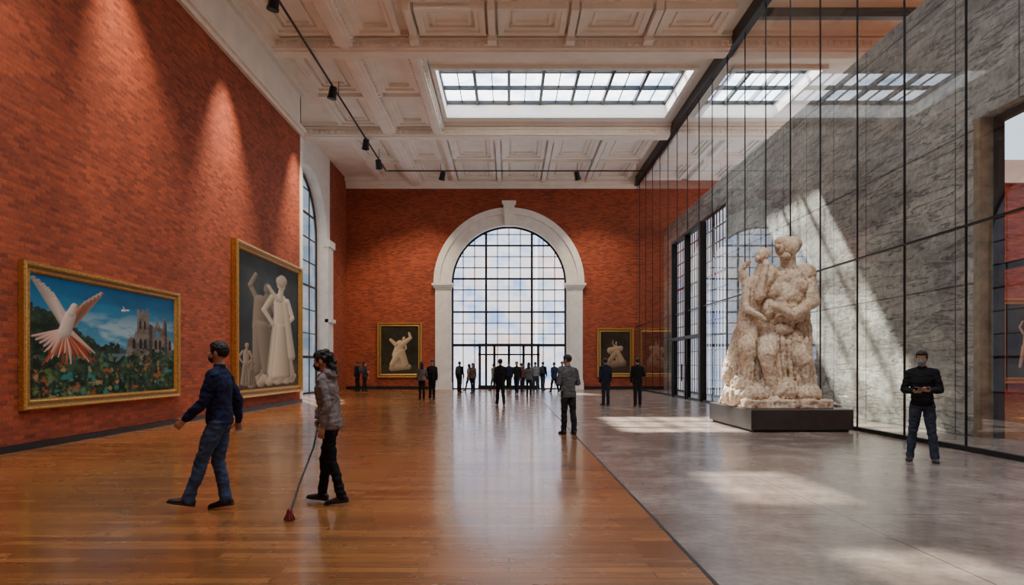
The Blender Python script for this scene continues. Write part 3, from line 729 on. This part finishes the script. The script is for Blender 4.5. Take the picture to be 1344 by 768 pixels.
# ------------------------------------------------------------------ people
def rx(a): c, q = math.cos(a), math.sin(a); return np.array([[1, 0, 0], [0, c, -q], [0, q, c]])
def rz(a): c, q = math.cos(a), math.sin(a); return np.array([[c, -q, 0], [q, c, 0], [0, 0, 1]])
def unit(v): return v / np.linalg.norm(v)
def rotaxis(v, k, a): return v * math.cos(a) + np.cross(k, v) * math.sin(a) + k * np.dot(k, v) * (1 - math.cos(a))
SKIN, HAIR, TOP, BOT, SHOE, MASK, DARK, EXTRA = range(8)
def person(name, loc, heading, H=1.75, female=False, top=(.02, .02, .03), bottom=(.02, .02, .03), hair=(.012, .009, .007),
           skin=(.42, .23, .15), shoe=(.02, .018, .016), mask=None, legs=((3, 2), (-3, 2)), stance=.0, arms=None, lean=2, turn=0, pitch=0,
           style='short', hood=False, hem=.88, voxel=.009, bag=False, slim=1.0, fold=1.0, twist=0):
    S = Src(); P0 = Src(); r = math.radians
    pel = np.array([0, 0, .93]); RL = rx(-r(lean)) @ rz(r(twist))
    TB = lambda q: pel + RL @ (np.array(q, float) - pel)
    neck = np.array([0, 0, 1.50]); RH = rz(r(turn)) @ rx(-r(pitch))
    TH = lambda q: TB(neck + RH @ (np.array(q, float) - neck))
    w = .88 if female else 1.0; w *= slim
    hp = 1.06 if female else 1.0
    # trousers / pelvis
    S.loft([((0, -.005, .80), .06, .05), ((0, -.005, .84), .145 * hp, .105), ((0, -.008, .92), .158 * hp, .115), ((0, 0, 1.0), .145 * w, .105), ((0, 0, 1.05), .1, .08)], BOT)
    # torso garment
    S.loft([((0, -.003, hem), .150 * hp, .11), ((0, -.003, hem + .015), .168 * hp, .125), ((0, -.003, hem + .07), .166 * hp, .124), ((0, .0, 1.07), .152 * w, .116), ((0, .004, 1.2), .168 * w, .123),
            ((0, .006, 1.31), .182 * w, .125 if not female else .13), ((0, -.004, 1.39), .178 * w, .105), ((0, -.01, 1.44), .12 * w, .08), ((0, -.012, 1.475), .068, .062), ((0, -.012, 1.495), .06, .056)], TOP, 24, T=TB, p=2.3)
    for sg in (-1, 1): S.taper(TB((sg * .07, -.01, 1.45)), TB((sg * .165 * w, -.005, 1.405)), .045, .062, TOP)
    # neck + head
    S.taper(TB((0, -.012, 1.44)), TH((0, -.005, 1.57)), .056, .052, SKIN)
    ell = lambda src, c, rr, m: src.ell(TH(c), rr, m, RL @ RH)
    ell(S, (0, -.008, 1.655), (.074, .094, .098), SKIN); ell(S, (0, .028, 1.592), (.054, .062, .07), SKIN); ell(S, (0, .06, 1.545), (.028, .03, .022), SKIN)
    S.taper(TH((0, .085, 1.642)), TH((0, .108, 1.603)), .008, .014, SKIN)
    for sg in (-1, 1):
        ell(S, (sg * .077, -.008, 1.625), (.012, .02, .032), SKIN); ell(S, (sg * .045, .05, 1.605), (.025, .03, .03), SKIN)
        ell(P0, (sg * .031, .079, 1.643), (.015, .009, .008), EXTRA); ell(P0, (sg * .031, .086, 1.643), (.006, .005, .006), DARK)
        P0.taper(TH((sg * .016, .088, 1.662)), TH((sg * .048, .078, 1.664)), .004, .003, HAIR)
    if style != 'bald':
        ell(S, (0, -.032, 1.668), (.083, .088, .092), HAIR); ell(S, (0, -.005, 1.712), (.076, .09, .055), HAIR)
        for sg in (-1, 1): ell(S, (sg * .066, .005, 1.675), (.018, .045, .05), HAIR)
    if style == 'curly':
        rng = random.Random(3)
        for i in range(34):
            a = rng.uniform(0, 2 * math.pi); e = rng.uniform(-.9, 1.2)
            c = (.072 * math.cos(e) * math.cos(a), -.045 + .08 * math.cos(e) * math.sin(a), 1.66 + .084 * math.sin(e))
            if c[1] > -.03 and c[2] < 1.72: continue
            ell(S, c, (.028, .028, .028), HAIR)
        for i in range(22): ell(S, (rng.uniform(-.07, .07), -.075 - rng.uniform(0, .055), 1.66 - i * .0105), (.032, .032, .032), HAIR)
    if style == 'long':
        S.loft([((0, -.05, 1.72), .05, .04), ((0, -.065, 1.66), .085, .05), ((0, -.075, 1.56), .085, .045), ((0, -.085, 1.46), .08, .035), ((0, -.085, 1.38), .05, .02)], HAIR, T=TH)
    if style == 'bun': ell(S, (0, -.13, 1.68), (.045, .045, .045), HAIR)
    if mask:
        ell(S, (0, .052, 1.578), (.055, .056, .047), MASK)
        for sg in (-1, 1):
            P0.taper(TH((sg * .05, .065, 1.60)), TH((sg * .08, -.005, 1.635)), .003, .003, MASK); P0.taper(TH((sg * .048, .06, 1.56)), TH((sg * .08, -.005, 1.605)), .003, .003, MASK)
    else: ell(P0, (0, .088, 1.566), (.024, .006, .006), DARK)
    # collar/hood
    if hood:
        S.loft([((0, -.05, 1.40), .09, .05), ((0, -.07, 1.44), .115, .07), ((0, -.065, 1.49), .115, .075), ((0, -.05, 1.53), .085, .06)], TOP, T=TB)
        S.taper(TB((-.07, .03, 1.47)), TB((0, .085, 1.42)), .03, .025, TOP); S.taper(TB((.07, .03, 1.47)), TB((0, .085, 1.42)), .03, .025, TOP)
        S.loft([((0, .10, .98), .11, .02), ((0, .12, .99), .12, .03), ((0, .12, 1.08), .09, .03), ((0, .105, 1.12), .07, .02)], TOP, T=TB, p=3)
    else: S.loft([((0, -.012, 1.46), .07, .066), ((0, -.01, 1.50), .066, .062), ((0, -.01, 1.515), .06, .056)], TOP, T=TB)
    # legs
    for sg, lg in zip((-1, 1), legs):
        th, kn = r(lg[0]), r(lg[1]); fp = r(lg[2]) if len(lg) > 2 else None; out = r(stance)
        hip = np.array([sg * .082, 0, .90]); ud = np.array([sg * math.sin(out), math.sin(th), -math.cos(th)]); ud = unit(ud)
        kneep = hip + ud * .425; a = th - kn; sd = unit(np.array([sg * math.sin(out), math.sin(a), -math.cos(a)])); ank = kneep + sd * .40
        k = .92 if female else 1.06
        S.taper(hip, hip + ud * .2, .09 * k, .082 * k, BOT); S.taper(hip + ud * .15, kneep, .084 * k, .064 * k, BOT)
        S.ell(kneep + np.array([0, .005, 0]), .063 * k, BOT)
        calf = kneep + sd * .13 + np.array([0, -.012, 0]); S.taper(kneep, calf, .060 * k, .063 * k, BOT); S.taper(calf, ank + sd * -.015, .063 * k, .054 * k, BOT)
        S.taper(ank + sd * -.08, ank + sd * .015, .056 * k, .058 * k, BOT)
        foot_p = (fp if fp is not None else 0); to = sg * r(8)
        F = rz(-to) @ rx(foot_p)
        def fq(q, F=F, ank=ank): return ank + F @ np.array(q, float)
        secs = [((0, -.078, -.045), .02, .018), ((0, -.07, -.045), .032, .034), ((0, -.03, -.035), .037, .05), ((0, .02, -.04), .04, .045), ((0, .08, -.052), .046, .033), ((0, .14, -.06), .048, .026), ((0, .18, -.064), .036, .02), ((0, .195, -.066), .018, .012)]
        S.loft(secs, SHOE, 16, (1, 0, 0), (0, 0, 1), T=fq, p=2.6); S.taper(ank, ank + np.array([0, .0, -.03]), .04, .042, SHOE)
        P0.loft([((0, -.08, -.078), .02, .01), ((0, -.06, -.078), .038, .01), ((0, .02, -.078), .04, .01), ((0, .1, -.078), .05, .01), ((0, .17, -.078), .042, .01), ((0, .2, -.078), .018, .01)], DARK, 16, (1, 0, 0), (0, 0, 1), T=fq, p=3)
    # arms
    arms = arms or (dict(), dict()); hands = []
    for sg, A in zip((-1, 1), arms):
        sh, ab, el, inw, curl = r(A.get('sh', 2)), r(A.get('ab', 8)), r(A.get('el', 14)), r(A.get('inw', 4)), r(A.get('curl', 22))
        Sh = TB((sg * .172 * w, -.005, 1.40)); ud = unit(np.array([sg * math.sin(ab), math.sin(sh) * math.cos(ab), -math.cos(sh) * math.cos(ab)]))
        if 'hand' in A:
            tgt = np.array(A['hand'], float); d = tgt - Sh; ln = min(np.linalg.norm(d), .535); dh = unit(d); tgt = Sh + dh * ln
            a_, b_ = .285, .255; x = (a_ * a_ - b_ * b_ + ln * ln) / (2 * ln); y = math.sqrt(max(0, a_ * a_ - x * x))
            pole = np.array(A.get('pole', (sg * .5, -.6, -.6)), float); pole = unit(pole - dh * np.dot(pole, dh)); El = Sh + dh * x + pole * y; Wr = tgt
        else:
            El = Sh + ud * .285; a = sh + el; fd = unit(np.array([sg * (math.sin(ab) * .5) - sg * math.sin(inw), math.sin(a), -math.cos(a)])); Wr = El + fd * .255
        fd = unit(Wr - El); ud = unit(El - Sh); k = .88 if female else 1.05
        S.taper(Sh, El, .064 * k, .052 * k, TOP); S.taper(El, El + fd * .1, .052 * k, .050 * k, TOP); S.taper(El + fd * .08, Wr - fd * .01, .050 * k, .037 * k, TOP)
        S.taper(Wr - fd * .05, Wr - fd * .012, .038 * k, .038 * k, TOP)
        S.taper(Wr - fd * .04, Wr + fd * .02, .025, .024, SKIN)
        n = np.array(A.get('palm', (-sg, 0, 0)), float); n = unit(n - fd * np.dot(n, fd)); wv = np.cross(fd, n)
        ref = np.array(A.get('thumb', (0, 1, .8)), float)
        if np.dot(wv, ref) < 0: wv = -wv
        S.loft([(Wr - fd * .0, .024, .018), (Wr + fd * .02, .03, .018), (Wr + fd * .05, .039, .017), (Wr + fd * .085, .040, .014), (Wr + fd * .096, .036, .011)], SKIN, 16, wv, n)
        for i, (off, ln) in enumerate(((-.031, .058), (-.0105, .072), (.0105, .078), (.031, .070))):
            b = Wr + fd * .085 + wv * off; d = unit(fd + wv * off * 2.2)
            seg = (.46, .30, .24)
            for j in range(3):
                d = unit(rotaxis(d, unit(np.cross(d, n)), curl * (1.0 if j == 0 else 1.2))); e = b + d * ln * seg[j]
                S.taper(b, e, .0098 - .0008 * j, .0092 - .0009 * j, SKIN, 10, 2); b = e
        b = Wr + fd * .028 + wv * .028; d = unit(fd * .7 + wv * .75 + n * .35); e = b + d * .038; S.taper(b, e, .0135, .0115, SKIN, 10, 2)
        d = unit(fd * .9 + wv * .3 + n * .4); e2 = e + d * .03; S.taper(e, e2, .0112, .0095, SKIN, 10, 2)
        hands.append((Wr, fd, n, wv))
    if bag:
        P0.loft([((0, -.20, 1.02), .10, .03), ((0, -.20, 1.05), .14, .065), ((0, -.20, 1.25), .145, .075), ((0, -.185, 1.38), .12, .06), ((0, -.17, 1.42), .07, .03)], EXTRA + 1, T=TB, p=3)
        for sg in (-1, 1):
            pts = [(sg * .09, -.14, 1.40), (sg * .10, -.03, 1.475), (sg * .11, .09, 1.42), (sg * .115, .13, 1.3), (sg * .13, .06, 1.15), (sg * .12, -.14, 1.08)]
            for a, b in zip(pts[:-1], pts[1:]): P0.taper(TB(a), TB(b), .014, .014, EXTRA + 1)
    me = remesh(S, voxel, 3 if voxel < .008 else 2, .45)
    bvh = BVHTree.FromPolygons(S.v, S.f)
    nv = len(me.vertices); co = np.empty(nv * 3); me.vertices.foreach_get('co', co); co = co.reshape(-1, 3)
    no = np.empty(nv * 3); me.vertices.foreach_get('normal', no); no = no.reshape(-1, 3)
    npoly = len(me.polygons); pc = np.empty(npoly * 3); me.polygons.foreach_get('center', pc); pc = pc.reshape(-1, 3)
    mi = [S.m[bvh.find_nearest(Vector(c))[2]] for c in pc]
    vm = np.zeros(nv, int)
    for pl, m_ in zip(me.polygons, mi):
        for vi in pl.vertices: vm[vi] = m_
    off = Vector((loc[0] * 3.7, loc[1] * 1.3, 0))
    for i in range(nv):
        if vm[i] in (TOP, BOT):
            q = Vector(co[i]) + off; rd = 1 - abs(mnoise.noise(Vector((q.x * 7, q.y * 7, q.z * 15)))) * 2.2
            d = .008 * mnoise.noise(Vector((q.x * 8, q.y * 8, q.z * 12))) + .009 * max(0, rd) * fold + .004 * mnoise.noise(q * 30) - .003
            co[i] += no[i] * d
        elif vm[i] == HAIR: co[i] += no[i] * .006 * mnoise.noise(Vector(co[i]) * 60)
    verts = [tuple(c) for c in co]; faces = [tuple(pl.vertices) for pl in me.polygons]; nb = len(verts)
    verts += P0.v; faces += [tuple(i + nb for i in f) for f in P0.f]; mi = list(mi) + P0.m
    k = H / 1.755; A = rz(r(heading)); zmin = min(v[2] for v in verts)
    V = (np.array(verts) - np.array([0, 0, zmin])) * k; V = V @ A.T + np.array([loc[0], loc[1], 0.001])
    out = bpy.data.meshes.new(name); out.from_pydata([tuple(v) for v in V], [], faces)
    for c, rr, kd in ((skin, .55, 'skin'), (hair, .6, 'hair'), (top, .85, 'cloth'), (bottom, .8, 'cloth'), (shoe, .45, 'leather'), (mask or (.02, .02, .02), .8, 'mask_fabric'), ((.01, .009, .009), .5, 'dark'), ((.75, .72, .68), .4, 'eye_white'), ((.03, .03, .04), .7, 'bag')):
        out.materials.append(cloth(c, rr, kd))
    out.polygons.foreach_set('material_index', mi); out.polygons.foreach_set('use_smooth', [True] * len(faces)); out.update()
    ob = bpy.data.objects.new(name, out); COL.objects.link(ob); bpy.data.meshes.remove(me)
    toW = lambda q: A @ ((np.array(q, float) - np.array([0, 0, zmin])) * k) + np.array([loc[0], loc[1], .001])
    return ob, [toW(h[0] + h[1] * .07 + h[2] * .02) for h in hands], A

person('visitor_man', (-3.06, 7.25), 97, 1.75, top=(.012, .018, .052), bottom=(.05, .092, .18), mask=(.01, .01, .012), skin=(.42, .24, .155),
       legs=((22, 4, 12), (5, 16, -8)), arms=(dict(sh=16, ab=6, el=30), dict(sh=-22, ab=14, el=22, inw=-4, curl=26)), lean=1, turn=-6, twist=-6, voxel=.0065)
wo, wh, _ = person('visitor_woman', (-1.98, 7.62), 84, 1.69, female=True, top=(.21, .185, .175), bottom=(.010, .010, .012), mask=(.012, .012, .014), style='curly', hood=True, hem=.84,
       legs=((-5, 12, -6), (14, 10, 4)), arms=(dict(sh=-18, ab=10, el=30), dict(hand=(.24, .20, .95), pole=(.3, -.9, -.2), curl=52, palm=(-.4, 0, -1))), lean=7, turn=4, pitch=8, voxel=.0065)
h = wh[1]; s = Src(); tip = np.array([-2.17, 6.78, .05]); pts = [h + np.array([.03, 0, .06]), h, h + (tip - h) * .3 + np.array([.03, 0, 0]), h + (tip - h) * .7 + np.array([.0, 0, 0]), tip]
for a, b in zip(pts[:-1], pts[1:]): s.taper(a, b, .010, .010, 0)
s.taper(pts[0], pts[0] + np.array([.07, .02, .02]), .012, .012, 0)
for i in range(9):
    a = i * 2 * math.pi / 9; s.taper(tip + np.array([0, 0, .05]), tip + np.array([.045 * math.cos(a), .045 * math.sin(a), -.035]), .016, .012, 1)
s.ell(tip + np.array([0, 0, .03]), (.03, .03, .04), 1)
s.obj('walking_cane', [M['black'], simple('red_rubber', (.18, .015, .012), .5)], smooth=True)

person('visitor_man', (1.33, 15.3), 20, 1.76, top=(.10, .11, .105), bottom=(.02, .02, .024), legs=((5, 4), (-5, 3)), stance=1, turn=35, pitch=8,
       arms=(dict(hand=(-.08, .24, 1.14), curl=35), dict(hand=(.10, .22, 1.12), curl=35)), lean=3, voxel=.008, hem=.80)
md, mh, MA = person('visitor_man', (6.6, 10.95), 150, 1.76, top=(.012, .012, .013), bottom=(.04, .055, .08), mask=(.10, .32, .45), skin=(.45, .26, .17),
       legs=((2, 2), (-2, 3)), stance=6, arms=(dict(hand=(-.09, .27, 1.13), palm=(.3, 0, 1), thumb=(0, 1, .2), curl=30, pole=(-.6, -.5, -.6)), dict(hand=(.11, .25, 1.11), palm=(-.3, 0, 1), thumb=(0, 1, .2), curl=30, pole=(.6, -.5, -.6))),
       lean=1, turn=-12, pitch=10, voxel=.0065)
c = (mh[0] + mh[1]) / 2 + np.array([0, 0, .03]); s = Src(); fdir = MA @ np.array([0, 1, 0]); rdir = MA @ np.array([1, 0, 0])
for kk, tilt in ((-1, .25), (1, .25)):
    a = c + rdir * kk * .11; q = [c - fdir * .075 + np.array([0, 0, -.005]), c + fdir * .075, a + fdir * .075 + np.array([0, 0, .02]), a - fdir * .075 + np.array([0, 0, .015])]
    up = np.array([0, 0, .004]); s.add(q + [x + up for x in q], [(0, 1, 2, 3), (4, 7, 6, 5), (0, 4, 5, 1), (1, 5, 6, 2), (2, 6, 7, 3), (3, 7, 4, 0)])
s.obj('museum_leaflet', [simple('leaflet_paper', (.6, .5, .42), .6, 0, 30, .3)])

walk = ((20, 6, 10), (-16, 14, -14)); stand = ((3, 2), (-2, 3))
K, Nv, G, Br = (.014, .014, .016), (.016, .024, .05), (.11, .11, .115), (.12, .08, .05)
far = [
 ('visitor_man', 3.74, 26.5, 15, 1.80, Nv, (.03, .035, .05), stand, False, 'short', False),
 ('visitor_man', 4.82, 25.7, -5, 1.80, K, (.02, .02, .022), stand, False, 'short', False),
 ('visitor_man', -.33, 26.5, 10, 1.80, K, K, walk, False, 'short', False),
 ('visitor_woman', 1.0, 34.4, 5, 1.68, G, K, stand, True, 'long', False),
 ('visitor_man', .42, 37.0, 170, 1.76, K, K, walk, False, 'short', False),
 ('visitor_man', -2.82, 39.0, -20, 1.75, K, K, stand, False, 'short', True),
 ('visitor_woman', -2.0, 38.0, 160, 1.66, Br, K, stand, True, 'long', False),
 ('visitor_man', 2.55, 38.5, 30, 1.74, Nv, K, walk, False, 'short', False),
 ('visitor_man', 3.1, 40.0, 190, 1.76, G, K, stand, False, 'short', False),
 ('visitor_woman', -.9, 41.0, 40, 1.66, (.2, .17, .14), (.04, .05, .08), walk, True, 'bun', False),
 ('visitor_woman', -3.86, 30.4, 15, 1.68, (.16, .13, .12), K, stand, True, 'long', False),
 ('visitor_man', -3.5, 31.2, 190, 1.76, K, K, stand, False, 'short', False),
 ('visitor_man', -9.1, 41.2, 70, 1.76, K, K, stand, False, 'short', True),
 ('visitor_woman', -8.55, 40.6, -110, 1.72, (.03, .03, .035), K, stand, True, 'long', False),
 ('visitor_man', 1.6, 41.5, 10, 1.74, (.2, .2, .21), (.03, .04, .06), stand, False, 'short', False),
 ('visitor_woman', -2.35, 40.6, 60, 1.64, (.22, .2, .2), K, walk, True, 'long', False),
 ('visitor_man', .0, 42.2, 185, 1.76, Nv, K, walk, False, 'short', False),
 ('visitor_man', 2.1, 42.5, -30, 1.75, K, (.05, .05, .06), stand, False, 'short', True),
 ('visitor_woman', .75, 40.2, -60, 1.66, (.18, .06, .05), K, stand, True, 'bun', False),
]
for i, (nm, x, y, hd, H, tp, bt, lg, fem, stl, bg) in enumerate(far):
    ar = (dict(sh=-14, ab=8, el=14), dict(sh=14, ab=8, el=24)) if lg is walk else ((dict(sh=4, ab=9, el=18), dict(hand=(.1, .25, 1.15), curl=35)) if i % 3 == 1 else (dict(sh=0, ab=8, el=12), dict(sh=3, ab=9, el=16)))
    person(nm, (x, y), hd, H, female=fem, top=tp, bottom=bt, legs=lg, arms=ar, style=stl, bag=bg, turn=(i * 37) % 50 - 25, voxel=.011, hem=.84 if i % 2 else .88, mask=(.2, .35, .45) if i % 4 == 0 else None)

# ------------------------------------------------------------------ track lights
def track(name, a, b, hangs):
    S = Src(); a = np.array(a, float); b = np.array(b, float); d = .03
    lo = np.minimum(a, b) - d; hi = np.maximum(a, b) + d; S.box(lo[0], hi[0], lo[1], hi[1], lo[2], hi[2])
    for q in hangs: S.box(q[0] - .012, q[0] + .012, q[1] - .012, q[1] + .012, a[2], CH - .05)
    return S.obj(name, [M['black']])
TX, TZ = -7.2, 12.95
track('lighting_track', (TX, 0, TZ), (TX, 40.2, TZ), [(TX, y) for y in (4, 12, 20.5, 29, 38)])
track('lighting_track', (-7.1, 40.2, 12.95), (7.9, 40.2, 12.95), [(x, 40.2) for x in (-4, 0, 4, 7.5)])
def fixture(x, y, z, tgt, power, col=(1, .80, .58), spot=70, blend=.9, rad=.08):
    S = Src(); p0 = np.array([x, y, z - .03]); d = unit(np.array(tgt, float) - p0); j = p0 + np.array([0, 0, -.26])
    S.taper(p0, j, .03, .03, 0); S.box(x - .09, x + .09, y - .04, y + .04, z - .09, z - .03)
    h = np.array([0, 0, 1.0]); U = unit(np.cross(d, h)); V = np.cross(d, U)
    S.loft([(j - d * .26, .08, .08), (j - d * .24, .15, .15), (j + d * .17, .17, .17), (j + d * .175, .19, .19), (j + d * .24, .19, .19)], 0, 20, U, V)
    f = S.obj('track_spotlight', [M['black']], smooth=False)
    l = bpy.data.lights.new('lamp', 'SPOT'); l.energy = power; l.color = col; l.spot_size = math.radians(spot); l.spot_blend = blend; l.shadow_soft_size = rad
    lo = bpy.data.objects.new('lamp', l); COL.objects.link(lo); lo.location = Vector(j + d * .28); lo.rotation_euler = Vector(d).to_track_quat('-Z', 'Y').to_euler(); lo.parent = f
for y, pw in ((5, 1600), (10, 2200), (14.5, 3600), (21, 5200), (28, 4200)):
    fixture(TX, y, TZ, (LX, y + (2.2 if y < 20 else .5), 4.6), pw, col=(1, .82, .62), spot=52, blend=1.0, rad=.12)
fixture(TX, 34.5, TZ, (-9.5, 41, 4), 900); fixture(TX, 37.9, TZ, (-7.0, BW, 4), 900)
fixture(-3.9, 40.2, 12.95, (-6.5, BW, 4), 1400, spot=80); fixture(4.0, 40.2, 12.95, (6.5, BW, 4), 1400, spot=80)
fixture(7.0, 12.0, CH - .02, (6.9, 17.0, 2.6), 2200, col=(1, .86, .68), spot=35, blend=.7)

# ------------------------------------------------------------------ sun, world, camera
sl = bpy.data.lights.new('sun', 'SUN'); sl.energy = 34; sl.angle = math.radians(1.3); sl.color = (1, .92, .80)
so = bpy.data.objects.new('sun', sl); COL.objects.link(so); so.rotation_euler = Vector((5.4, -12.0, -13.6)).to_track_quat('-Z', 'Y').to_euler(); so.location = (-10, 30, 40)
w = bpy.data.worlds.new('World'); scene.world = w; w.use_nodes = True
bg = w.node_tree.nodes['Background']; bg.inputs[0].default_value = (.78, .87, 1, 1); bg.inputs[1].default_value = 1.6
cam = bpy.data.cameras.new('camera'); co_ = bpy.data.objects.new('camera', cam); COL.objects.link(co_); scene.camera = co_
co_.location = (0, 0, 1.53); co_.rotation_euler = (math.pi / 2, 0, 0); cam.sensor_width = 36; cam.lens = 900 / 1344 * 36
cam.shift_x = 4 / 1344; cam.shift_y = 96 / 1344; cam.clip_end = 300
